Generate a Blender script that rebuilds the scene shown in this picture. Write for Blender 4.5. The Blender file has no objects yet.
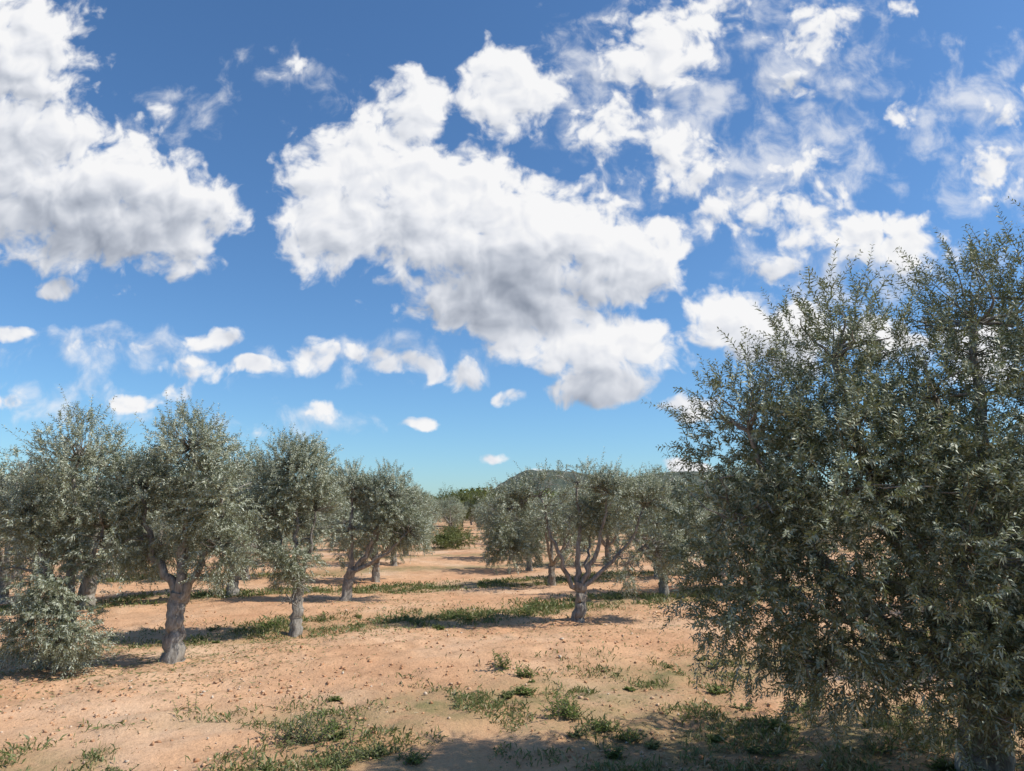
import bpy, math
import numpy as np
from mathutils import Vector

scene = bpy.context.scene
scene.view_settings.view_transform = 'Standard'
scene.view_settings.look = 'None'
scene.view_settings.exposure = 0

# ------------------------------------------------------------------ noise
def _hash(ix, iy, iz):
    h = (ix.astype(np.int64)*374761393 + iy.astype(np.int64)*668265263 + iz.astype(np.int64)*2147483647*3) & 0xffffffff
    h = ((h ^ (h >> 13))*1274126177) & 0xffffffff
    h = ((h ^ (h >> 16))*2246822519) & 0xffffffff
    return ((h ^ (h >> 15)) & 0xffffff)/float(0xffffff)

def vnoise(x, y, z=None):
    x = np.asarray(x, float); y = np.asarray(y, float)
    z = np.zeros_like(x) if z is None else np.asarray(z, float)
    ix, iy, iz = np.floor(x), np.floor(y), np.floor(z)
    fx, fy, fz = x-ix, y-iy, z-iz
    fx = fx*fx*(3-2*fx); fy = fy*fy*(3-2*fy); fz = fz*fz*(3-2*fz)
    r = 0
    for dx in (0, 1):
        for dy in (0, 1):
            for dz in (0, 1):
                w = (fx if dx else 1-fx)*(fy if dy else 1-fy)*(fz if dz else 1-fz)
                r = r + w*_hash(ix+dx, iy+dy, iz+dz)
    return r*2-1

def fbm(x, y, z=None, octv=4):
    a, s, r = 1.0, 1.0, 0
    for i in range(octv):
        r = r + a*vnoise(x*s+17.3*i, y*s-9.1*i, None if z is None else z*s+3.7*i)
        a *= 0.5; s *= 2.03
    return r

def ground_h(x, y):
    x = np.asarray(x, float); y = np.asarray(y, float)
    d = np.sqrt(x*x+y*y)
    near = np.exp(-(d/60.0)**2)
    h = 0.07*fbm(x*0.22, y*0.22, octv=3) + near*(0.030*fbm(x*1.1+5, y*1.1, octv=3) + 0.020*fbm(x*5.0, y*5.0+3, octv=3))
    t = (y-0.55*x)
    h = h + near*0.010*np.sin(t*9.0+2*vnoise(x*0.5, y*0.5))
    return h

def weed_mask(x, y):
    t = y-0.55*x-6.9
    k = np.round(t/5.5)
    dd = (t-5.5*k)
    band = np.exp(-(dd/0.8)**2)
    n = 0.5+0.5*fbm(x*0.9+3, y*0.9+8, octv=3)
    far = np.clip((y-8.5)/3, 0, 1)
    n2 = np.clip((n-0.24+.38*far)*2.4, 0, 1)
    w = band*n2
    p = np.exp(-(((x-1.9)/2.4)**2+((y-5.8)/1.5)**2))
    w = np.maximum(w, p*np.clip((n+0.15)*2.0, 0, 1))
    p = np.exp(-(((x-.7)/1.2)**2+((y-7.1)/.6)**2))
    w = np.maximum(w, p*np.clip((n+0.05)*2.0, 0, 1)*.9)
    p = np.exp(-(((x+1.2)/1.1)**2+((y-5.4)/.6)**2))
    w = np.maximum(w, p*np.clip((n-0.1)*2.4, 0, 1)*0.9)
    return w

# ------------------------------------------------------------------ mesh helpers
def make_mesh(name, verts, quads, attr=None, smooth=False):
    verts = np.asarray(verts, np.float32).reshape(-1, 3)
    quads = np.asarray(quads, np.int32)
    n = quads.shape[1]
    me = bpy.data.meshes.new(name)
    me.vertices.add(len(verts)); me.vertices.foreach_set("co", verts.ravel())
    me.loops.add(quads.size); me.loops.foreach_set("vertex_index", quads.ravel())
    me.polygons.add(len(quads))
    me.polygons.foreach_set("loop_start", np.arange(0, quads.size, n, dtype=np.int32))
    try:
        me.polygons.foreach_set("loop_total", np.full(len(quads), n, dtype=np.int32))
    except Exception:
        pass
    if smooth:
        me.polygons.foreach_set("use_smooth", np.ones(len(quads), dtype=bool))
    if attr is not None:
        for k, v in attr.items():
            a = me.attributes.new(k, 'FLOAT', 'POINT')
            a.data.foreach_set("value", np.asarray(v, np.float32).ravel())
    me.update(calc_edges=True); me.validate()
    return me

def add_obj(name, me, mat=None, parent=None, loc=(0, 0, 0), rotz=0, scale=1.0):
    ob = bpy.data.objects.new(name, me)
    scene.collection.objects.link(ob)
    if mat is not None and me is not None and len(me.materials) == 0:
        me.materials.append(mat)
    ob.location = loc; ob.rotation_euler = (0, 0, rotz)
    ob.scale = (scale,)*3 if not hasattr(scale, '__len__') else scale
    if parent: ob.parent = parent
    return ob

def norm(v):
    return v/np.maximum(np.linalg.norm(v, axis=-1, keepdims=True), 1e-9)

def leaf_quads(base, d, side, L, W, droop=0.12, fold=0.12):
    n = norm(np.cross(d, side))
    L = L[:, None]; W = W[:, None]
    v0 = base
    mid = base+d*L*0.48
    v1 = mid+side*W*0.5+n*W*fold
    v3 = mid-side*W*0.5+n*W*fold
    v2 = base+d*L+np.array([0, 0, -1.0])*L*droop
    V = np.stack([v0, v1, v2, v3], 1).reshape(-1, 3)
    Q = np.arange(len(base)*4).reshape(-1, 4)
    return V, Q

def tube(pts, rad, sides=8, rng=None, gnarl=0.0, phase=0.0):
    pts = np.asarray(pts, float); m = len(pts)
    tang = norm(np.gradient(pts, axis=0))
    ref = np.array([0.0, 1.0, 0.05])
    a = norm(np.cross(tang, ref)); b = norm(np.cross(tang, a))
    th = np.linspace(0, 2*np.pi, sides, endpoint=False)
    R = np.asarray(rad)[:, None]*np.ones((1, sides))
    if gnarl > 0:
        zz = np.arange(m)[:, None]*0.16
        R = R*(1+gnarl*(0.45*np.sin(3*th[None]+zz*1.6+phase)+0.3*np.sin(5*th[None]-zz*2.1+phase*2)
               + 0.6*vnoise(np.cos(th)[None]*1.6+phase*9+zz*0, np.sin(th)[None]*1.6+zz*0, zz*2.3)))
    V = pts[:, None]+a[:, None]*(np.cos(th)[None, :, None]*R[..., None])+b[:, None]*(np.sin(th)[None, :, None]*R[..., None])
    V = V.reshape(-1, 3)
    i = np.arange(m-1)[:, None]*sides; j = np.arange(sides)[None]; j2 = (j+1) % sides
    Q = np.stack([i+j, i+j2, i+sides+j2, i+sides+j], -1).reshape(-1, 4)
    return V, Q

class Acc:
    def __init__(s): s.V = []; s.Q = []; s.n = 0
    def add(s, V, Q):
        s.V.append(V); s.Q.append(np.asarray(Q)+s.n); s.n += len(V)
    def get(s): return np.concatenate(s.V), np.concatenate(s.Q)

# ------------------------------------------------------------------ materials
def new_mat(name):
    m = bpy.data.materials.new(name); m.use_nodes = True
    nt = m.node_tree; nt.nodes.clear()
    out = nt.nodes.new('ShaderNodeOutputMaterial')
    return m, nt, out

def N(nt, typ, **kw):
    n = nt.nodes.new(typ)
    for k, v in kw.items(): setattr(n, k, v)
    return n

def mixcol(nt, fac, a, b, blend='MIX'):
    n = nt.nodes.new('ShaderNodeMix'); n.data_type = 'RGBA'; n.blend_type = blend
    for sock, val in ((n.inputs[0], fac), (n.inputs[6], a), (n.inputs[7], b)):
        if isinstance(val, bpy.types.NodeSocket): nt.links.new(val, sock)
        elif hasattr(val, '__len__'): sock.default_value = (*val[:3], 1)
        else: sock.default_value = val
    return n.outputs[2]

def ramp(nt, fac, stops):
    n = nt.nodes.new('ShaderNodeValToRGB')
    el = n.color_ramp.elements
    while len(el) < len(stops): el.new(0.5)
    for e, (p, c) in zip(el, stops):
        e.position = p; e.color = (*c, 1) if hasattr(c, '__len__') else (c, c, c, 1)
    nt.links.new(fac, n.inputs[0])
    return n.outputs[0]

def leaf_material(name, top_a, top_b, under, dead, transl=0.18, rough=0.5, gloss=.05):
    m, nt, out = new_mat(name)
    at = N(nt, 'ShaderNodeAttribute', attribute_name='tint')
    top = mixcol(nt, at.outputs['Fac'], top_a, top_b)
    gt = N(nt, 'ShaderNodeMath', operation='GREATER_THAN'); nt.links.new(at.outputs['Fac'], gt.inputs[0]); gt.inputs[1].default_value = 0.965
    geo = N(nt, 'ShaderNodeNewGeometry')
    col = mixcol(nt, geo.outputs['Backfacing'], top, under)
    col = mixcol(nt, gt.outputs[0], col, dead)
    df = N(nt, 'ShaderNodeBsdfDiffuse'); nt.links.new(col, df.inputs['Color'])
    gl = N(nt, 'ShaderNodeBsdfGlossy'); gl.inputs['Color'].default_value = (1, 1, 1, 1); gl.inputs['Roughness'].default_value = rough
    m1 = N(nt, 'ShaderNodeMixShader'); m1.inputs[0].default_value = gloss
    nt.links.new(df.outputs[0], m1.inputs[1]); nt.links.new(gl.outputs[0], m1.inputs[2])
    tr = N(nt, 'ShaderNodeBsdfTranslucent')
    tc = mixcol(nt, 0.5, col, (0.22, 0.26, 0.08)); nt.links.new(tc, tr.inputs['Color'])
    mx = N(nt, 'ShaderNodeMixShader'); mx.inputs[0].default_value = transl
    nt.links.new(m1.outputs[0], mx.inputs[1]); nt.links.new(tr.outputs[0], mx.inputs[2])
    nt.links.new(mx.outputs[0], out.inputs[0])
    return m

M_leaf = leaf_material('olive_leaf', (0.185, 0.21, 0.115), (0.35, 0.375, 0.25), (0.48, 0.50, 0.38), (0.32, 0.26, 0.10), transl=0.18)
M_leaf_shaded = leaf_material('olive_leaf_shaded', (0.10, 0.12, 0.048), (0.22, 0.245, 0.125), (0.36, 0.385, 0.26), (0.25, 0.19, 0.08), transl=0.18, gloss=.055)  # near tree's own shade put into a darker leaf colour
M_weed = leaf_material('weed_leaf', (0.10, 0.155, 0.03), (0.22, 0.26, 0.07), (0.15, 0.20, 0.06), (0.35, 0.27, 0.13), transl=0.3, gloss=.03)
M_grass = leaf_material('grass_blade', (0.11, 0.15, 0.04), (0.26, 0.26, 0.10), (0.16, 0.19, 0.07), (0.42, 0.33, 0.19), transl=0.25, gloss=.03)
M_pine = leaf_material('shrub_leaf', (0.09, 0.12, 0.02), (0.22, 0.23, 0.05), (0.14, 0.16, 0.05), (0.2, 0.2, 0.05), transl=0.2, gloss=.04)

def bark_material():
    m, nt, out = new_mat('olive_bark')
    tc = N(nt, 'ShaderNodeTexCoord')
    mp = N(nt, 'ShaderNodeMapping'); mp.inputs['Scale'].default_value = (9, 9, 2.6)
    nt.links.new(tc.outputs['Object'], mp.inputs[0])
    n1 = N(nt, 'ShaderNodeTexNoise'); n1.inputs['Scale'].default_value = 3.0; n1.inputs['Detail'].default_value = 6; n1.inputs['Roughness'].default_value = 0.65
    nt.links.new(mp.outputs[0], n1.inputs['Vector'])
    c = ramp(nt, n1.outputs['Fac'], [(0.3, (0.10, 0.085, 0.07)), (0.5, (0.27, 0.24, 0.20)), (0.7, (0.42, 0.39, 0.34))])
    bs = N(nt, 'ShaderNodeBsdfPrincipled'); nt.links.new(c, bs.inputs['Base Color']); bs.inputs['Roughness'].default_value = 0.9
    bp = N(nt, 'ShaderNodeBump'); bp.inputs['Strength'].default_value = 0.9; bp.inputs['Distance'].default_value = 0.03
    nt.links.new(n1.outputs['Fac'], bp.inputs['Height']); nt.links.new(bp.outputs[0], bs.inputs['Normal'])
    nt.links.new(bs.outputs[0], out.inputs[0])
    return m
M_bark = bark_material()

def twig_material():
    m, nt, out = new_mat('olive_twig')
    bs = N(nt, 'ShaderNodeBsdfDiffuse'); bs.inputs['Color'].default_value = (.17, .16, .12, 1)
    nt.links.new(bs.outputs[0], out.inputs[0]); return m
M_twig = twig_material()

def soil_material():
    m, nt, out = new_mat('dry_soil')
    tc = N(nt, 'ShaderNodeTexCoord')
    def noise(scale, detail=6, rough=0.6):
        n = N(nt, 'ShaderNodeTexNoise'); n.inputs['Scale'].default_value = scale; n.inputs['Detail'].default_value = detail; n.inputs['Roughness'].default_value = rough
        nt.links.new(tc.outputs['Object'], n.inputs['Vector']); return n.outputs['Fac']
    big = noise(0.4, 4); mid = noise(3.0, 6, 0.7); fine = noise(28.0, 5, 0.7)
    c1 = ramp(nt, big, [(0.3, (0.57, 0.305, 0.165)), (0.5, (0.63, 0.375, 0.215)), (0.7, (0.70, 0.48, 0.315))])
    c2 = ramp(nt, mid, [(0.25, (0.58, 0.53, 0.48)), (0.5, (0.95, 0.95, 0.95)), (0.75, (1.13, 1.11, 1.09))])
    c = mixcol(nt, 0.8, c1, c2, 'MULTIPLY')
    c3 = ramp(nt, fine, [(0.25, (0.66, 0.62, 0.56)), (0.5, (1, 1, 1)), (0.8, (1.1, 1.1, 1.1))])
    c = mixcol(nt, 0.65, c, c3, 'MULTIPLY')
    at = N(nt, 'ShaderNodeAttribute', attribute_name='weed')
    gm = N(nt, 'ShaderNodeMath', operation='MULTIPLY'); nt.links.new(at.outputs['Fac'], gm.inputs[0])
    gr = ramp(nt, mid, [(0.35, 0.15), (0.6, 0.95)]); nt.links.new(gr, gm.inputs[1])
    c = mixcol(nt, gm.outputs[0], c, (0.21, 0.18, 0.08))
    bs = N(nt, 'ShaderNodeBsdfPrincipled'); nt.links.new(c, bs.inputs['Base Color']); bs.inputs['Roughness'].default_value = 0.97
    bs.inputs['Specular IOR Level'].default_value = 0.15
    hm = N(nt, 'ShaderNodeMath', operation='MULTIPLY_ADD'); nt.links.new(fine, hm.inputs[0]); hm.inputs[1].default_value = 0.4; nt.links.new(mid, hm.inputs[2])
    bp = N(nt, 'ShaderNodeBump'); bp.inputs['Strength'].default_value = 0.7; bp.inputs['Distance'].default_value = 0.055
    nt.links.new(hm.outputs[0], bp.inputs['Height']); nt.links.new(bp.outputs[0], bs.inputs['Normal'])
    nt.links.new(bs.outputs[0], out.inputs[0])
    return m
M_soil = soil_material()

def clod_material():
    m, nt, out = new_mat('soil_clod')
    at = N(nt, 'ShaderNodeAttribute', attribute_name='tint')
    c = ramp(nt, at.outputs['Fac'], [(0.0, (0.44, 0.235, 0.13)), (0.7, (0.60, 0.365, 0.215)), (0.92, (0.62, 0.46, 0.32)), (1.0, (0.64, 0.55, 0.44))])
    bs = N(nt, 'ShaderNodeBsdfDiffuse'); nt.links.new(c, bs.inputs['Color'])
    nt.links.new(bs.outputs[0], out.inputs[0]); return m
M_clod = clod_material()

def hill_material():
    m, nt, out = new_mat('hill_scrub_hazed')
    tc = N(nt, 'ShaderNodeTexCoord')
    n = N(nt, 'ShaderNodeTexNoise'); n.inputs['Scale'].default_value = 0.11; n.inputs['Detail'].default_value = 9; n.inputs['Roughness'].default_value = 0.7
    nt.links.new(tc.outputs['Object'], n.inputs['Vector'])
    c = ramp(nt, n.outputs['Fac'], [(0.42, (0.06, 0.078, 0.055)), (0.54, (0.10, 0.115, 0.08)), (0.64, (0.19, 0.165, 0.13))])  # scrub colours with distance haze mixed in
    bs = N(nt, 'ShaderNodeBsdfPrincipled'); nt.links.new(c, bs.inputs['Base Color']); bs.inputs['Roughness'].default_value = 1.0
    bp = N(nt, 'ShaderNodeBump'); bp.inputs['Strength'].default_value = 1.0; bp.inputs['Distance'].default_value = 4.0
    nt.links.new(n.outputs['Fac'], bp.inputs['Height']); nt.links.new(bp.outputs[0], bs.inputs['Normal'])
    nt.links.new(bs.outputs[0], out.inputs[0]); return m
M_hill = hill_material()

# ------------------------------------------------------------------ ground
def ground():
    nx, ny = 800, 760
    T = math.asinh(3500/4.0)
    xs = 4.0*np.sinh(np.linspace(-T, T, nx))
    a = math.asinh(-60/5.0); b = math.asinh(3500/5.0)
    ys = 7.0+5.0*np.sinh(np.linspace(a, b, ny))
    X, Y = np.meshgrid(xs, ys)
    Z = ground_h(X, Y)
    V = np.stack([X, Y, Z], -1).reshape(-1, 3)
    i = np.arange(ny-1)[:, None]*nx; j = np.arange(nx-1)[None]
    Q = np.stack([i+j, i+j+1, i+nx+j+1, i+nx+j], -1).reshape(-1, 4)
    me = make_mesh('ground', V, Q, {'weed': np.clip(weed_mask(X, Y), 0, 1).ravel()}, smooth=True)
    return add_obj('ground', me, M_soil)
ground()

# ------------------------------------------------------------------ hills
def hill(name, cx, cy, peaks, w, dpt, res=160):
    u = np.linspace(-1, 1, res*2); v = np.linspace(-1, 1, res)
    U, Vv = np.meshgrid(u, v); X = cx+U*w; Y = cy+Vv*dpt
    Z = np.zeros_like(X)-1.0
    for (px, h, sl, sr) in peaks:
        s = np.where(X < px, sl, sr)
        Z = np.maximum(Z, h*np.exp(-((X-px)/s)**2)*np.exp(-((Y-cy)/(dpt*0.5))**2))
    Z = Z*(1+0.06*fbm(X/40, Y/40, octv=4))+0.9*fbm(X/6, Y/6, octv=3)
    edge = np.clip((1-np.abs(U))*8, 0, 1)*np.clip((1-np.abs(Vv))*8, 0, 1)
    Z = Z*edge-2*(1-edge)
    nx = res*2
    i = np.arange(res-1)[:, None]*nx; j = np.arange(nx-1)[None]
    Q = np.stack([i+j, i+j+1, i+nx+j+1, i+nx+j], -1).reshape(-1, 4)
    me = make_mesh(name, np.stack([X, Y, Z], -1).reshape(-1, 3), Q, smooth=True)
    return add_obj(name, me, M_hill)
hill('hill', 60, 700, [(28, 39, 60, 150), (160, 38, 120, 160)], 420, 160)
hill('hill', 0, 1300, [(-420, 26, 250, 300), (500, 34, 300, 250)], 1300, 250)

# ------------------------------------------------------------------ olive trees
def foliage(rng, lobes, n_shoots, nl, leaf_len, leaf_w, shoot_len, up=0.55, gap=0.0):
    lob = np.array([l[:6] for l in lobes], float)
    wt = (lob[:, 3]*lob[:, 4]*lob[:, 5])**0.72; wt /= wt.sum()
    pick = rng.choice(len(lob), n_shoots*5, p=wt)
    C = lob[pick, :3]; R = lob[pick, 3:]
    u = norm(rng.normal(size=(len(pick), 3)))
    rr = (0.2+0.88*rng.random(len(pick))**0.55)[:, None]
    O = C+R*u*rr
    sd = rng.integers(0, 100)
    cl = 0.9*vnoise(O[:, 0]*2.6+sd, O[:, 1]*2.6, O[:, 2]*2.6) + 0.6*vnoise(O[:, 0]*5.5+sd, O[:, 1]*5.5, O[:, 2]*5.5)
    keep = (cl > gap+0.25*(rng.random(len(pick))-0.5)) & (O[:, 2] > 0.12)
    O = O[keep][:n_shoots]; u = u[keep][:n_shoots]; cl = cl[keep][:n_shoots]
    S = len(O)
    z = O[:, 2]; zlo, zhi = lob[:, 2].min()-0.3, lob[:, 2].max()+0.5
    hfac = np.clip((z-zlo)/(zhi-zlo), 0, 1)
    d = 0.6*u+rng.normal(size=(S, 3))*0.42
    d[:, 2] += up*(1.45*hfac-0.25)
    d = norm(d)
    L = shoot_len*(0.5+0.7*rng.random(S)**1.5)
    L *= 1+1.2*(hfac > 0.6)*rng.random(S)**4
    bend = np.stack([rng.normal(size=S)*0.12, rng.normal(size=S)*0.12, -0.03-0.18*(1-hfac)], -1)
    t = (np.arange(nl//2)+0.7)/(nl//2)
    t = np.repeat(t, 2)[None, :, None]
    P = O[:, None]+d[:, None]*L[:, None, None]*t+bend[:, None]*L[:, None, None]*t*t
    T = norm(d[:, None]+2*bend[:, None]*t)
    ref = norm(rng.normal(size=(S, 3)))[:, None]*np.ones((1, nl, 1))
    p1 = norm(np.cross(T, ref)); p2 = norm(np.cross(T, p1))
    k = np.arange(nl)
    sgn = np.where(k % 2 == 0, 1.0, -1.0)[None, :, None]
    alt = ((k//2) % 2 == 0)[None, :, None]
    perp = np.where(alt, p1, p2)*sgn
    ld = norm(T*0.7+perp*(0.8+0.25*rng.random((S, nl, 1)))+rng.normal(size=(S, nl, 3))*0.2)
    side = norm(np.cross(ld, T+0.35*rng.normal(size=(S, nl, 3))))
    nn = np.cross(ld, side)
    flip = (nn[..., 2] < 0) & (rng.random((S, nl)) < 0.6)
    side = np.where(flip[..., None], -side, side)
    tt = t[..., 0]
    Ls = leaf_len*(0.65+0.55*rng.random((S, nl)))*(1-0.45*tt**3)
    Ws = leaf_w*(0.8+0.4*rng.random((S, nl)))*(1-0.3*tt**3)
    V, Q = leaf_quads(P.reshape(-1, 3), ld.reshape(-1, 3), side.reshape(-1, 3), Ls.ravel(), Ws.ravel())
    base_t = np.clip(0.4+0.3*cl[:, None]+0.2*rng.normal(size=(S, nl)), 0, 0.95)
    base_t = np.where(rng.random((S, nl)) < 0.008, 1.0, base_t)
    tint = np.repeat(base_t.reshape(-1), 4)
    tq = np.array([0, 0.5, 1.0])
    SP = O[:, None]+d[:, None]*L[:, None, None]*tq[None, :, None]+bend[:, None]*L[:, None, None]*(tq**2)[None, :, None]
    a0 = p1[:, 0]; b0 = p2[:, 0]
    w = leaf_len*0.035
    ring = []
    for kk in range(3):
        th = kk*2*np.pi/3
        ring.append(SP+(a0*math.cos(th)+b0*math.sin(th))[:, None]*(w*np.array([1, .7, .3]))[None, :, None])
    ring = np.stack(ring, 2)
    SVt = ring.reshape(-1, 3)
    base = np.arange(S)[:, None, None]*9
    i = np.arange(2)[None, :, None]*3; j = np.arange(3)[None, None]; j2 = (j+1) % 3
    SQ = np.stack([base+i+j, base+i+j2, base+i+3+j2, base+i+3+j], -1).reshape(-1, 4)
    return (V, Q, tint), (SVt, SQ), O

def wood(rng, lobes, fork, trunk_r, origins, n_main, n_sub=9, lean=None):
    acc = Acc()
    fork = np.array(fork, float)
    t = np.linspace(0, 1, 16)[:, None]
    ctrl = np.array([fork[0]*0.2, fork[1]*0.2, fork[2]*0.55])
    if lean is not None: ctrl = np.array(lean, float)
    pts = (1-t)**2*np.array([0, 0, -0.08])+2*t*(1-t)*ctrl+t**2*fork
    pts += 0.012*rng.normal(size=pts.shape)*np.array([1, 1, 0])
    tt = t[:, 0]
    rad = trunk_r*(1+0.5*np.exp(-tt*8)-0.12*tt+0.10*np.exp(-((tt-1)/0.15)**2))
    ph = rng.random()*6
    V, Q = tube(pts, rad, 24, gnarl=0.20, phase=ph); acc.add(V, Q)
    lob = sorted([np.array(l[:6], float) for l in lobes], key=lambda l: -l[2])
    nodes = []; nrad = []
    ends = []
    for k, l in enumerate(lob):
        c = l[:3]+np.array([0, 0, 0.1*l[5]])
        if k < n_main or not nodes:
            s = fork+rng.normal(size=3)*0.015-np.array([0, 0, 0.06]); r0 = trunk_r*(0.62-0.05*k)
            out = (c-fork)*np.array([1, 1, 0])
            ctrl = fork+out*0.75+np.array([0, 0, (c[2]-fork[2])*0.35])
        else:
            NP = np.array(nodes); NR = np.array(nrad)
            dist = np.linalg.norm(NP-c, axis=1)
            q = int(np.argmin(dist)); s = NP[q]; r0 = min(NR[q]*0.75, trunk_r*0.42)
            ctrl = (s+c)/2+np.array([0, 0, 0.15])+rng.normal(size=3)*0.05
        t = np.linspace(0, 1, 12)[:, None]
        pts = (1-t)**2*s+2*t*(1-t)*ctrl+t**2*c
        pts[1:] += 0.02*rng.normal(size=pts[1:].shape)
        rad = r0*(1-0.72*t[:, 0])
        V, Q = tube(pts, rad, 10, gnarl=0.12, phase=rng.random()*6); acc.add(V, Q)
        for p_, r_ in zip(pts[3:], rad[3:]): nodes.append(p_); nrad.append(r_)
        ends.append((c, rad[-1], l))
    NP = np.array(nodes); NR = np.array(nrad)
    for c, r, l in ends:
        for _ in range(n_sub):
            u = norm(rng.normal(size=3)); u[2] = abs(u[2])*0.8+(-0.3 if l[2] < fork[2]+0.4 else 0.1)
            e = l[:3]+u*l[3:]*0.9
            if e[2] < 0.1: continue
            q = int(np.argmin(np.linalg.norm(NP-(0.5*e+0.5*c), axis=1))); s = NP[q]
            t = np.linspace(0, 1, 7)[:, None]
            pts = (1-t)*s+t*e+np.sin(t*np.pi)*rng.normal(size=3)*0.06+0.01*rng.normal(size=(7, 3))
            pts[0] = s
            V, Q = tube(pts, max(min(NR[q]*0.55, 0.022), 0.006)*(1-0.8*t[:, 0])+0.0015, 5); acc.add(V, Q)
    tw = Acc()
    sel = origins[rng.choice(len(origins), min(len(origins), 400), replace=False)]
    for e in sel:
        q = int(np.argmin(np.linalg.norm(NP-e, axis=1)*1.0)); s = NP[q]
        mid = (s+e)/2+rng.normal(size=3)*0.04
        V, Q = tube(np.array([s, mid, e]), np.array([0.006, 0.004, 0.002]), 3); tw.add(V, Q)
    return acc.get(), tw

def tree_meshes(tag, lobes, seed, fork, trunk_r, n_shoots, nl, leaf_len, leaf_w, shoot_len, n_main=4, up=0.55, gap=-0.1, lean=None, mat=None):
    rng = np.random.default_rng(seed)
    (V, Q, tint), (SV, SQ), O = foliage(rng, lobes, n_shoots, nl, leaf_len, leaf_w, shoot_len, up, gap)
    fm = make_mesh(tag+'_foliage', V, Q, {'tint': tint}); fm.materials.append(mat or M_leaf)
    (WV, WQ), tw = wood(rng, lobes, fork, trunk_r, O, n_main, lean=lean)
    wm = make_mesh(tag+'_trunk', WV, WQ, smooth=True); wm.materials.append(M_bark)
    tw.add(SV, SQ); TV, TQ = tw.get()
    tm = make_mesh(tag+'_twigs', TV, TQ); tm.materials.append(M_twig)
    return fm, wm, tm

def place_tree(meshes, x, y, rotz=0, scale=1.0, name='olive_tree'):
    e = bpy.data.objects.new(name, None); scene.collection.objects.link(e)
    e.empty_display_size = 0.3
    e.location = (x, y, float(ground_h(x, y))); e.rotation_euler = (0, 0, rotz)
    e.scale = (scale,)*3 if not hasattr(scale, '__len__') else scale
    for nm, m in zip(('foliage', 'trunk', 'twigs'), meshes): add_obj(nm, m, parent=e)
    return e

# near tree on the right
big = [(-1.35, .1, 2.15, .42, .6, .55), (-1.5, 0, 1.55, .42, .6, .45), (-1.5, -.1, 1.05, .44, .5, .42), (-1.1, -.3, .75, .42, .4, .30),
       (-.72, .1, 2.6, .40, .55, .60), (-.75, .1, 2.0, .55, .7, .55), (-.1, 0, 2.35, .55, .7, .5), (.3, .1, 2.95, .42, .5, .5), (.8, 0, 3.05, .6, .7, .6), (1.35, 0, 2.6, .6, .7, .6),
       (-.8, -.2, 1.7, .7, .8, .65), (-.85, -.25, 1.0, .6, .6, .45), (-.2, -.5, 1.3, .7, .6, .75),
       (-.25, -.45, .65, .6, .5, .45), (-.05, -.75, .50, .45, .3, .36), (.3, -.85, .55, .5, .3, .42), (.6, -.4, 1.7, .9, .7, .9), (.5, -.6, .7, .7, .5, .5), (.4, .7, 1.7, 1.0, .6, .9), (1.3, .1, 1.4, .6, .7, .8)]
place_tree(tree_meshes('near', big, 11, (0.05, 0, .55), .14, 8400, 28, .048, .0118, .23, n_main=6, up=0.9, gap=-0.32, mat=M_leaf_shaded), 3.0, 4.95)

tA = [(0, 0, 2.2, .40, .5, .52), (-.42, 0, 1.65, .36, .5, .42), (.34, 0, 1.5, .36, .5, .42), (-.1, -.1, 1.0, .5, .45, .38), (.15, -.2, .40, .46, .38, .30), (-.1, -.25, .55, .4, .3, .35)]
place_tree(tree_meshes('a', tA, 21, (0, 0.1, .6), .09, 2200, 26, .047, .0125, .20, gap=-.03, up=.7), -4.85, 8.2)
t1 = [(.05, 0, 2.3, .48, .6, .42), (-.52, 0, 1.85, .36, .5, .36), (.45, 0, 1.8, .38, .5, .36), (0, .2, 1.5, .5, .5, .34), (.48, -.05, 1.15, .30, .4, .30), (-.46, .1, 1.2, .30, .4, .28)]
place_tree(tree_meshes('b', t1, 32, (0.03, 0, .72), .10, 2150, 26, .047, .0125, .20, gap=0.03, up=.75, lean=(-.03, 0, .4)), -3.76, 8.5)
t2 = [(-.1, 0, 2.15, .48, .5, .46), (-.35, 0, 1.6, .45, .5, .38), (.2, 0, 1.6, .40, .5, .38), (-.1, -.1, 1.05, .40, .4, .33), (.02, -.25, .72, .24, .22, .25), (.02, -.25, .42, .22, .22, .26)]
place_tree(tree_meshes('c', t2, 43, (0.0, 0.1, .6), .075, 1900, 26, .047, .0128, .20, gap=-.04, up=.7), -2.92, 10.25)
t3 = [(-1.05, 0, 1.45, .40, .45, .40), (-1.0, 0, .95, .30, .35, .28), (-.5, 0, 1.75, .40, .45, .32), (.05, .15, 1.98, .40, .45, .26), (.5, 0, 1.8, .44, .45, .36),
      (1.05, 0, 1.6, .44, .45, .40), (1.2, 0, 1.0, .38, .42, .38), (.8, -.1, .75, .28, .3, .25), (.3, .3, 1.5, .3, .35, .28)]
place_tree(tree_meshes('d', t3, 54, (0.05, 0, .5), .08, 2050, 24, .050, .0132, .19, n_main=5, gap=0.05, up=.7, lean=(.08, 0, .3)), .95, 11.1)
t4 = [(.05, 0, 1.95, .48, .5, .43), (.7, 0, 1.85, .52, .5, .48), (1.1, 0, 1.2, .42, .45, .42), (.1, 0, 1.2, .42, .45, .35), (.6, .2, 1.3, .45, .45, .35)]
place_tree(tree_meshes('e', t4, 65, (0.1, 0, .55), .09, 1800, 22, .055, .0150, .21, gap=0.02, up=.7), -3.02, 13.7)

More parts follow.
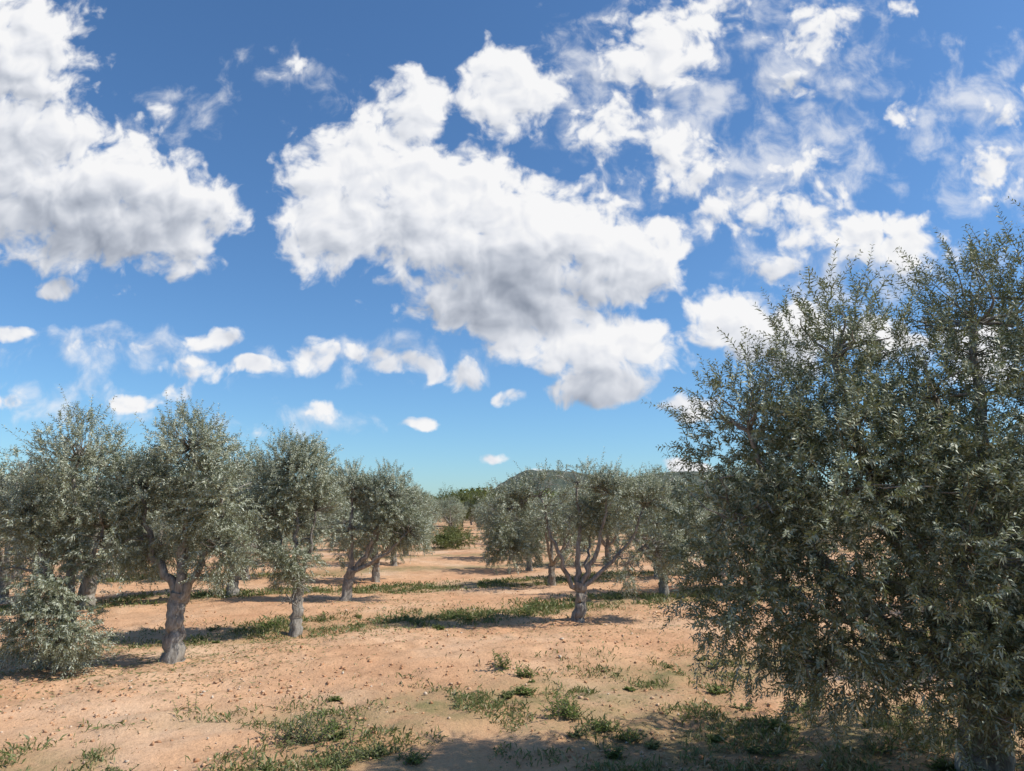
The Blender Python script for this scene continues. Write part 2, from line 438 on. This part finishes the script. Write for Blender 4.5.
tp = []
rngT = np.random.default_rng(5)
for s in range(4):
    L = []
    for k in range(8):
        a = k*2*np.pi/7+rngT.random()*0.6
        rr = 0.0 if k == 7 else 0.65+0.3*rngT.random()
        zc = 2.15 if k == 7 else 1.25+0.75*rngT.random()
        L.append((rr*math.cos(a), rr*math.sin(a), zc, .46, .46, .45))
        if k < 7 and rngT.random() < 0.6: L.append((rr*1.1*math.cos(a), rr*1.1*math.sin(a), .85, .33, .33, .33))
    tp.append(tree_meshes('grove%d' % s, L, 100+s, (0, 0, .6), .10, 1350, 16, .072, .022, .23, gap=0.0, up=.7))

mid = [(-9.5, 14.1, 1.08), (-7.4, 13.2, 1.12), (-5.4, 14.6, 1.08), (-12.2, 13.0, 1.05), (-6.6, 18.6, 1.0), (-9.2, 19.5, 1.05), (-12.5, 19.0, 1.1),
       (-3.3, 18.2, .92), (-3.6, 22.8, .95), (-3.9, 27.5, .98), (-6.5, 24, 1.0),
       (2.9, 14.4, .92), (0.9, 17.0, .82), (5.2, 15.2, 1.0), (3.6, 18.6, .98), (0.5, 21.5, .84), (0.0, 26.0, .9), (3.0, 23.5, 1.0), (7.0, 19.5, 1.05), (8.2, 12.5, 1.0), (10.5, 16, 1.05), (6.6, 8.2, 1.1)]
for k, (x, y, s) in enumerate(mid):
    place_tree(tp[k % 4], x, y, rotz=k*1.7, scale=s)

gc = bpy.data.collections.new('distant_olive_grove')
rg = np.random.default_rng(77)
for r in range(26):
    for q in range(-16, 17):
        y = 31+r*5.0+rg.normal()*0.5
        x = -0.09*y+1.0+q*5.2+(2.3 if r % 2 else 0)+rg.normal()*0.5
        if abs(x) > 0.85*y+8: continue
        if abs(x+0.09*y-0.2) < 1.6 and y < 60: continue
        k = int(rg.integers(0, 4)); sc = 0.92+0.28*rg.random(); rz = rg.random()*6
        for m in tp[k][:2]:
            o = bpy.data.objects.new('olive', m); gc.objects.link(o)
            o.location = (x, y, float(ground_h(x, y))); o.rotation_euler = (0, 0, rz); o.scale = (sc,)*3
ge = bpy.data.objects.new('distant_olive_grove', None); ge.instance_type = 'COLLECTION'; ge.instance_collection = gc
scene.collection.objects.link(ge)

def belt():
    rng = np.random.default_rng(9); n = 60000
    x = rng.uniform(-260, 300, n); y = rng.uniform(185, 235, n)
    top = 5.0+2.2*fbm(x/9, y/25, octv=3)
    z = rng.random(n)**0.6*top
    b = np.stack([x, y, z], -1); d = norm(rng.normal(size=(n, 3))+np.array([0, 0, .5])); s = norm(np.cross(d, rng.normal(size=(n, 3))))
    V, Q = leaf_quads(b, d, s, np.full(n, 1.5), np.full(n, 0.9))
    me = make_mesh('distant_trees', V, Q, {'tint': np.repeat(rng.random(n)*0.6, 4)})
    add_obj('distant_trees', me, M_pine)
belt()

def bush(name, x, y, r, h, n, leaf, seed, mat=M_pine):
    rng = np.random.default_rng(seed)
    lobes = [(rng.normal()*r*.45, rng.normal()*r*.45, h*(.35+.4*rng.random()), r*.5, r*.5, h*.3) for _ in range(6)]
    (V, Q, tint), (SV, SQ), O = foliage(rng, lobes, n, 16, leaf, leaf*.35, leaf*4, 0.5, -0.3)
    e = bpy.data.objects.new(name, None); scene.collection.objects.link(e); e.location = (x, y, float(ground_h(x, y)))
    add_obj('foliage', make_mesh(name+'_foliage', V, Q, {'tint': tint}), mat, e)
    tv, tq = tube(np.array([[0, 0, -.1], [0.02, 0, h*.25], [0, .03, h*.6]]), np.array([.05, .04, .02])*h*0.5, 8)
    a = Acc(); a.add(tv, tq); a.add(SV, SQ); sv, sq = a.get()
    add_obj('stems', make_mesh(name+'_stems', sv, sq, smooth=True), M_bark, e)
bush('carob_tree', -5.2, 78, 2.2, 3.6, 900, .22, 3)
bush('green_shrub', -2.9, 33, .9, .5, 400, .09, 4, M_pine)
bush('green_shrub', -3.6, 42, 1.1, .7, 400, .10, 6, M_pine)

# ------------------------------------------------------------------ weeds, grass, clods, litter
def grass():
    rng = np.random.default_rng(40)
    n = 680000
    y = 4.0+16*rng.random(n)**1.2; x = rng.uniform(-1, 1, n)*(y*.75+1)
    w = weed_mask(x, y)
    far = np.clip((y-8.5)/3, 0, 1)
    tuft = np.clip(.16+.35*far+1.5*vnoise(x*3.1, y*3.1)+0.7*vnoise(x*11, y*11), 0, 1)
    keep = rng.random(n) < w*tuft*1.1
    x, y, w = x[keep], y[keep], w[keep]
    n = len(x)
    b = np.stack([x, y, ground_h(x, y)-0.005], -1)
    d = norm(np.stack([rng.normal(size=n)*.6, rng.normal(size=n)*.6, np.ones(n)], -1))
    s = norm(np.cross(d, rng.normal(size=(n, 3))))
    L = (0.03+0.09*rng.random(n)**2)*np.clip(y/9, 1, 1.4); W = (0.004+0.012*rng.random(n))*np.clip(y/8, 1, 2)
    V, Q = leaf_quads(b, d, s, L, W, droop=0.25)
    dry = np.exp(-(((x-2.2)/1.6)**2+((y-5.2)/1.0)**2))
    tint = np.clip(0.4+0.3*fbm(x*1.2, y*1.2, octv=2)+0.2*rng.normal(size=n), 0, .95); tint[rng.random(n) < 0.12+.4*dry] = 1.0
    add_obj('grass', make_mesh('grass', V, Q, {'tint': np.repeat(tint, 4)}), M_grass)
grass()

def weed(x, y, h, n, seed, spread=.5, leaf=.035, mat=M_weed, name='weed_plant'):
    rng = np.random.default_rng(seed)
    a = Acc(); st = Acc()
    tint = []
    for k in range(n):
        d = norm(np.array([rng.normal()*spread, rng.normal()*spread, 1.0])); L = h*(.5+.6*rng.random())
        o = np.array([rng.normal()*h*.3, rng.normal()*h*.3, -.01])
        m = 22
        t = np.linspace(.08, 1, m)[:, None]
        P = o+d*L*t+np.array([d[0], d[1], -.3])*L*.2*t*t
        ld = norm(np.stack([np.cos(np.arange(m)*2.4), np.sin(np.arange(m)*2.4), .4+.3*rng.random(m)], -1)+.15*rng.normal(size=(m, 3)))
        s = norm(np.cross(ld, np.array([0, 0, 1.0])+.3*rng.normal(size=(m, 3))))
        V, Q = leaf_quads(P, ld, s, leaf*(1.3-.8*t[:, 0])*(.7+.6*rng.random(m)), leaf*.38*(.7+.5*rng.random(m)), droop=.2); a.add(V, Q)
        tint.append(np.repeat(np.clip(.5+.3*rng.normal(size=m), 0, 1), 4))
        sv, sq = tube(P[::7], np.linspace(.003, .0012, len(P[::7])), 4); st.add(sv, sq)
    e = bpy.data.objects.new(name, None); scene.collection.objects.link(e); e.location = (x, y, float(ground_h(x, y)))
    V, Q = a.get(); add_obj('leaves', make_mesh('leaves', V, Q, {'tint': np.concatenate(tint)}), mat, e)
    V, Q = st.get(); add_obj('stems', make_mesh('stems', V, Q), M_twig, e)

weed(-1.5, 5.75, .26, 34, 1, .6, .03, M_grass)
weed(-1.72, 5.9, .22, 22, 21, .6, .03, M_grass)
weed(-1.22, 5.72, .36, 10, 2, .22, .038)
weed(-.95, 5.45, .14, 26, 3, .9, .03, M_grass)
weed(-.7, 5.3, .12, 22, 23, .9, .03)
weed(-1.15, 5.25, .12, 24, 24, .9, .03, M_grass)
weed(-2.6, 5.2, .10, 20, 4, .9, .03, M_grass)
weed(-.12, 7.75, .22, 9, 5, .35, .05)
weed(0.12, 7.5, .16, 9, 26, .35, .045)
weed(0.1, 7.0, .10, 26, 6, .9, .035)
weed(-.05, 6.9, .08, 20, 27, .9, .035, M_grass)
weed(.42, 6.35, .20, 16, 7, .5, .04)
weed(.48, 6.55, .14, 16, 37, .6, .035)
weed(-2.75, 6.6, .22, 3, 8, .15, .03)
weed(.25, 11.9, .25, 8, 9, .4, .05)
weed(-1.6, 11.6, .18, 16, 10, .6, .05)
weed(-3.35, 10.7, .16, 16, 12, .7, .05)
weed(.9, 5.9, .12, 20, 13, .8, .035)
rw = np.random.default_rng(8)
for k in range(60):
    x = rw.uniform(-5, 3.5); kk = rw.integers(0, 3); y = .55*x+6.9+5.5*kk+rw.normal()*.45
    if y < 5.1 or (y < 8 and x < -1.9): continue
    weed(x, y, .04+.08*rw.random(), int(8+rw.integers(0, 14)), 50+k, .9, .022+.018*rw.random(), M_weed if rw.random() < .45 else M_grass)
for k in range(18):
    x = rw.uniform(.2, 3.4); y = rw.uniform(5.0, 6.8)
    weed(x, y, .05+.09*rw.random(), int(10+rw.integers(0, 14)), 150+k, .9, .025+.018*rw.random(), M_weed if rw.random() < .5 else M_grass)

def clods():
    rng = np.random.default_rng(41); n = 48000
    y = 3.8+16*rng.random(n)**1.7; x = rng.uniform(-1, 1, n)*(y*.85+.5)
    dens = np.clip(.5+.7*fbm(x*.8, y*.8, octv=3), .04, 1); k = rng.random(n) < dens
    x, y = x[k], y[k]; n = len(x)
    r = .003+.017*rng.random(n)**5+.0015*rng.random(n)*(y/8)
    z = ground_h(x, y)+r*.25
    octa = np.array([[1, 0, 0], [0, 1, 0], [-1, 0, 0], [0, -1, 0], [0, 0, .8], [0, 0, -.8], [.6, .6, .45], [-.6, .6, .4], [-.6, -.6, .45], [.6, -.6, .4]])
    V = octa[None]*r[:, None, None]*(1+.35*rng.normal(size=(n, 10, 1)))*(.75+.6*rng.random((n, 1, 3)))
    a = rng.random(n)*6.28; ca, sa = np.cos(a)[:, None], np.sin(a)[:, None]
    V = np.stack([V[..., 0]*ca-V[..., 1]*sa, V[..., 0]*sa+V[..., 1]*ca, V[..., 2]], -1)+np.stack([x, y, z], -1)[:, None]
    F = np.array([[4, 0, 6], [4, 6, 1], [4, 1, 7], [4, 7, 2], [4, 2, 8], [4, 8, 3], [4, 3, 9], [4, 9, 0],
                  [5, 6, 0], [5, 1, 6], [5, 7, 1], [5, 2, 7], [5, 8, 2], [5, 3, 8], [5, 9, 3], [5, 0, 9]])
    Q = (F[None]+np.arange(n)[:, None, None]*10).reshape(-1, 3)
    add_obj('soil_clods', make_mesh('soil_clods', V.reshape(-1, 3), Q, {'tint': np.repeat(rng.random(n), 10)}), M_clod)
clods()

def litter():
    rng = np.random.default_rng(42)
    ctr = [(3, 4.9, 2.2, 6000), (-4.9, 8.2, 1.0, 1500), (-3.76, 8.5, 1.2, 2000), (-2.9, 10.2, 1.0, 1200), (.95, 11.1, 1.8, 2200), (-2.6, 13.7, 1.4, 1200)]
    P = []
    for cx, cy, r, n in ctr:
        P.append(np.stack([cx+rng.normal(size=n)*r*.7, cy+rng.normal(size=n)*r*.7], -1))
    P = np.concatenate(P); n = len(P)
    b = np.stack([P[:, 0], P[:, 1], ground_h(P[:, 0], P[:, 1])+.006], -1)
    d = norm(np.stack([rng.normal(size=n), rng.normal(size=n), .2*rng.random(n)], -1)); s = norm(np.cross(d, np.array([0, 0, 1.0])+.4*rng.normal(size=(n, 3))))
    V, Q = leaf_quads(b, d, s, np.full(n, .05), np.full(n, .012), droop=0.0)
    t = rng.random(n); t[t > .5] = 1.0
    add_obj('fallen_leaves', make_mesh('fallen_leaves', V, Q, {'tint': np.repeat(t, 4)}), M_grass)
litter()

# ------------------------------------------------------------------ sun + sky
SUN_EL, SUN_AZ = math.radians(48), math.radians(94)     # azimuth clockwise from +Y
sd = Vector((math.sin(SUN_AZ)*math.cos(SUN_EL), math.cos(SUN_AZ)*math.cos(SUN_EL), math.sin(SUN_EL)))
sun = bpy.data.lights.new('sun', 'SUN'); sun.energy = 5.0; sun.angle = math.radians(0.5); sun.color = (1, .955, .87)
so = bpy.data.objects.new('sun', sun); scene.collection.objects.link(so)
so.rotation_euler = sd.to_track_quat('Z', 'Y').to_euler(); so.location = (20, -4, 25)

w = bpy.data.worlds.new('World'); scene.world = w; w.use_nodes = True
try:
    w.cycles.sampling_method = 'NONE'      # smooth daylight sky: no importance map needed
except Exception:
    pass
nt = w.node_tree; nt.nodes.clear()
wo = N(nt, 'ShaderNodeOutputWorld')
sky = N(nt, 'ShaderNodeTexSky', sky_type='NISHITA'); sky.sun_disc = False
sky.sun_elevation = SUN_EL; sky.sun_rotation = SUN_AZ; sky.air_density = 1.0; sky.dust_density = 0.4; sky.ozone_density = 3.0; sky.altitude = 100
tint = mixcol(nt, 1.0, sky.outputs[0], (0.68, 0.96, 1.17), 'MULTIPLY')
bg1 = N(nt, 'ShaderNodeBackground'); bg1.inputs['Strength'].default_value = 0.122; nt.links.new(tint, bg1.inputs['Color'])

# clouds: (tan azimuth, tan elevation, half width, half height, thickness)
CLB = [(-.75, .67, .125, .17, 1), (-.75, .49, .18, .16, 1), (-.61, .44, .16, .12, 1.1), (-.50, .42, .12, .10, 1), (-.43, .42, .055, .06, .8),
      (-.235, .47, .115, .10, 1), (-.15, .595, .065, .068, .95), (-.003, .62, .09, .085, 1), (-.265, .405, .078, .085, 1), (-.105, .425, .17, .115, 1.15),
      (.026, .38, .17, .115, 1.15), (-.017, .305, .165, .075, 1.0), (.14, .35, .12, .085, 1.05), (.205, .375, .055, .055, .9), (-.2, .545, .075, .065, .9),
      (.215, .685, .10, .085, .8), (.16, .56, .09, .085, .6), (.245, .50, .08, .075, .65),
      (.125, .22, .13, .06, 1.0), (.11, .17, .085, .034, .9), (.07, .235, .10, .05, .9), (.02, .265, .13, .055, .9),
      (.315, .262, .085, .055, 1), (.39, .24, .10, .06, 1), (.42, .43, .09, .085, .6), (.53, .385, .125, .055, .8), (.46, .72, .085, .08, .55)]
CLS = [(-.525, .57, .035, .03, .4), (-.33, .655, .036, .03, .35), (.33, .43, .085, .055, .55), (.29, .74, .09, .05, .6),
      (.43, .63, .045, .045, .5), (.385, .335, .05, .035, .6), (.45, .505, .04, .035, .5),
      (.60, .755, .035, .03, .6), (.575, .58, .03, .026, .5), (.70, .49, .06, .055, .55), (.73, .57, .05, .045, .45), (.80, .60, .06, .06, .6),
      (.52, .24, .055, .038, .9), (.248, .145, .045, .024, .8), (.66, .22, .10, .05, .8),
      (-.42, .235, .040, .020, .7), (-.365, .20, .055, .017, .85), (-.45, .195, .055, .022, .55), (-.28, .21, .038, .032, .8), (-.22, .213, .026, .022, .55), (-.15, .20, .045, .018, .65), (-.19, .218, .035, .015, .5),
      (-.073, .185, .034, .024, .65), (-.108, .19, .03, .018, .5), (-.005, .155, .024, .014, .55), (-.122, .117, .034, .014, .8), (-.635, .31, .05, .02, .55), (-.71, .243, .034, .015, .65),
      (-.69, .147, .038, .018, .55), (-.52, .145, .040, .017, .75), (-.465, .168, .035, .016, .45), (-.257, .132, .035, .016, .45), (-.34, .107, .034, .015, .5), (-.03, .069, .03, .010, .7), (.05, .055, .045, .011, .8),
      (.245, .056, .04, .014, .9), (-.54, .222, .06, .015, .4), (-.60, .225, .035, .013, .35),
      (-1.2, .5, .25, .15, 1), (1.2, .45, .25, .16, .9), (-1.1, .2, .2, .05, .8), (1.1, .2, .2, .05, .8), (-.4, 1.1, .3, .2, .9), (.5, 1.2, .35, .2, .9)]
SH = [(-.62, .39, .26, .10, .8), (-.02, .30, .20, .08, .95), (.13, .30, .13, .07, .45), (.11, .165, .11, .035, .8), (-.78, .55, .17, .17, .45), (-.2, .38, .13, .07, .35), (.40, .215, .13, .035, .4)]  # grey shade painted on cloud undersides; last value is shade strength
VE = [(.22, .60, .20, .20, 1), (.40, .48, .18, .16, 1), (.48, .35, .22, .10, .95), (.12, .62, .12, .14, .85), (.44, .68, .16, .16, 1), (-.56, .22, .16, .04, .9), (-.2, .21, .25, .04, .8), (.72, .55, .16, .16, 1), (-.35, .64, .12, .06, .6), (-.5, .57, .10, .06, .7), (-.62, .15, .2, .04, .7), (-.3, .12, .12, .03, .7)]

def blob_group(name, items):
    g = bpy.data.node_groups.new(name, 'ShaderNodeTree')
    g.interface.new_socket('P', in_out='INPUT', socket_type='NodeSocketVector')
    g.interface.new_socket('F', in_out='OUTPUT', socket_type='NodeSocketFloat')
    gi = g.nodes.new('NodeGroupInput'); go = g.nodes.new('NodeGroupOutput')
    prev = None
    for (a, b, ra, rb, s) in items:
        v = g.nodes.new('ShaderNodeVectorMath'); v.operation = 'MULTIPLY_ADD'
        g.links.new(gi.outputs[0], v.inputs[0]); v.inputs[1].default_value = (1/ra, 1/rb, 0); v.inputs[2].default_value = (-a/ra, -b/rb, 0)
        d = g.nodes.new('ShaderNodeVectorMath'); d.operation = 'DOT_PRODUCT'
        g.links.new(v.outputs[0], d.inputs[0]); g.links.new(v.outputs[0], d.inputs[1])
        m = g.nodes.new('ShaderNodeMath'); m.operation = 'MULTIPLY_ADD'
        g.links.new(d.outputs['Value'], m.inputs[0]); m.inputs[1].default_value = -s*0.85; m.inputs[2].default_value = s
        if prev is None: prev = m.outputs[0]
        else:
            x = g.nodes.new('ShaderNodeMath'); x.operation = 'SMOOTH_MAX'; x.inputs[2].default_value = 0.2
            g.links.new(prev, x.inputs[0]); g.links.new(m.outputs[0], x.inputs[1]); prev = x.outputs[0]
    c = g.nodes.new('ShaderNodeMath'); c.operation = 'MAXIMUM'; g.links.new(prev, c.inputs[0]); c.inputs[1].default_value = -1.0
    g.links.new(c.outputs[0], go.inputs[0])
    return g
GB = blob_group('cloud_masses', CLB); GSm = blob_group('cloud_puffs', CLS); GS = blob_group('cloud_base_shade', SH); GV = blob_group('cloud_wisps', VE)

def math_(t, op, *a, clamp=False):
    n = t.nodes.new('ShaderNodeMath'); n.operation = op; n.use_clamp = clamp
    for i, v in enumerate(a):
        if isinstance(v, bpy.types.NodeSocket): t.links.new(v, n.inputs[i])
        else: n.inputs[i].default_value = v
    return n.outputs[0]
def vmath(t, op, *a):
    n = t.nodes.new('ShaderNodeVectorMath'); n.operation = op
    for i, v in enumerate(a):
        if isinstance(v, bpy.types.NodeSocket): t.links.new(v, n.inputs[i])
        else: n.inputs[i].default_value = v
    return n.outputs[0]
def grp(t, tree, vec):
    n = t.nodes.new('ShaderNodeGroup'); n.node_tree = tree; t.links.new(vec, n.inputs[0]); return n.outputs[0]
def noise2(t, vec, scale, detail, rough, out='Fac'):
    n = t.nodes.new('ShaderNodeTexNoise'); n.noise_dimensions = '2D'; n.inputs['Scale'].default_value = scale; n.inputs['Detail'].default_value = detail; n.inputs['Roughness'].default_value = rough
    t.links.new(vec, n.inputs['Vector']); return n.outputs[out]

tcw = N(nt, 'ShaderNodeTexCoord')
sp = N(nt, 'ShaderNodeSeparateXYZ'); nt.links.new(tcw.outputs['Generated'], sp.inputs[0])
yy = math_(nt, 'MAXIMUM', sp.outputs['Y'], .05)
pa = math_(nt, 'DIVIDE', sp.outputs['X'], yy); pb = math_(nt, 'DIVIDE', sp.outputs['Z'], yy)
cb = N(nt, 'ShaderNodeCombineXYZ'); nt.links.new(pa, cb.inputs[0]); nt.links.new(pb, cb.inputs[1])
P = cb.outputs[0]
wv = vmath(nt, 'SUBTRACT', noise2(nt, P, 14, 1, .5, 'Color'), (.5, .5, .5))
PW = vmath(nt, 'MULTIPLY_ADD', wv, (.04, .03, 0), P)
PL = vmath(nt, 'ADD', PW, (.008, .014, 0))
FB = grp(nt, GB, PW); FS = grp(nt, GSm, PW)
F = math_(nt, 'MAXIMUM', FB, FS)
FBL = grp(nt, GB, vmath(nt, 'ADD', PW, (.012, .022, 0)))
n0 = noise2(nt, PW, 19, 7, .56)
r0 = noise2(nt, PW, 19, 3, .45); r1 = noise2(nt, PL, 19, 3, .45)
def puff(vec):
    v = nt.nodes.new('ShaderNodeTexVoronoi'); v.voronoi_dimensions = '2D'; v.feature = 'F1'; v.inputs['Scale'].default_value = 30
    v.inputs['Detail'].default_value = 1.0; v.inputs['Roughness'].default_value = .5
    nt.links.new(vec, v.inputs['Vector']); return v.outputs['Distance']
pv = puff(vmath(nt, 'MULTIPLY_ADD', vmath(nt, 'SUBTRACT', noise2(nt, P, 45, 2, .5, 'Color'), (.5, .5, .5)), (.03, .03, 0), PW))
H = math_(nt, 'MULTIPLY_ADD', math_(nt, 'SUBTRACT', n0, .5), 1.6, F)
H = math_(nt, 'MULTIPLY_ADD', math_(nt, 'SUBTRACT', .40, pv), .40, H)
mr = N(nt, 'ShaderNodeMapRange', interpolation_type='SMOOTHSTEP'); nt.links.new(H, mr.inputs[0]); mr.inputs[1].default_value = .03; mr.inputs[2].default_value = .58
vh = math_(nt, 'MULTIPLY_ADD', math_(nt, 'SUBTRACT', n0, .5), 3.0, grp(nt, GV, PW))
mv = N(nt, 'ShaderNodeMapRange', interpolation_type='SMOOTHSTEP'); nt.links.new(vh, mv.inputs[0]); mv.inputs[1].default_value = .25; mv.inputs[2].default_value = 1.6; mv.inputs[4].default_value = .72
front = math_(nt, 'GREATER_THAN', sp.outputs['Y'], .12); upm = math_(nt, 'GREATER_THAN', sp.outputs['Z'], 0.0)
alpha = math_(nt, 'MULTIPLY', math_(nt, 'MULTIPLY', math_(nt, 'MAXIMUM', mr.outputs[0], mv.outputs[0]), front), upm)
rel = math_(nt, 'SUBTRACT', r0, r1)
relb = math_(nt, 'MINIMUM', math_(nt, 'MAXIMUM', math_(nt, 'SUBTRACT', FB, FBL), -.4), .4)
thick = N(nt, 'ShaderNodeMapRange', interpolation_type='SMOOTHSTEP'); nt.links.new(H, thick.inputs[0]); thick.inputs[1].default_value = .5; thick.inputs[2].default_value = 1.6
shc = math_(nt, 'MAXIMUM', grp(nt, GS, P), 0.0)
br = math_(nt, 'MULTIPLY_ADD', rel, .85, .94)  # lit and shaded sides of the clouds, painted as brightness
br = math_(nt, 'MULTIPLY_ADD', relb, .42, br)
br = math_(nt, 'MULTIPLY_ADD', thick.outputs[0], -.10, br)
br = math_(nt, 'MULTIPLY_ADD', math_(nt, 'MULTIPLY', shc, math_(nt, 'MULTIPLY_ADD', F, .5, .5, clamp=True)), -.46, br)
br = math_(nt, 'MINIMUM', math_(nt, 'MAXIMUM', br, .2), 1.0)
cc = ramp(nt, br, [(0.0, (.16, .19, .25)), (.3, (.29, .33, .41)), (.6, (.54, .58, .66)), (.85, (.83, .85, .90)), (1.0, (.97, .97, .98))])
bg2 = N(nt, 'ShaderNodeBackground'); nt.links.new(cc, bg2.inputs['Color']); bg2.inputs['Strength'].default_value = 0.96
mx = N(nt, 'ShaderNodeMixShader'); nt.links.new(alpha, mx.inputs[0]); nt.links.new(bg1.outputs[0], mx.inputs[1]); nt.links.new(bg2.outputs[0], mx.inputs[2])
nt.links.new(mx.outputs[0], wo.inputs[0])

# ------------------------------------------------------------------ camera
cam = bpy.data.cameras.new('camera'); co = bpy.data.objects.new('camera', cam); scene.collection.objects.link(co)
cam.sensor_width = 36; cam.lens = 25.7; cam.clip_start = .05; cam.clip_end = 8000
co.location = (0, 0, 1.65); co.rotation_euler = (math.radians(90+9.7), 0, 0)
scene.camera = co
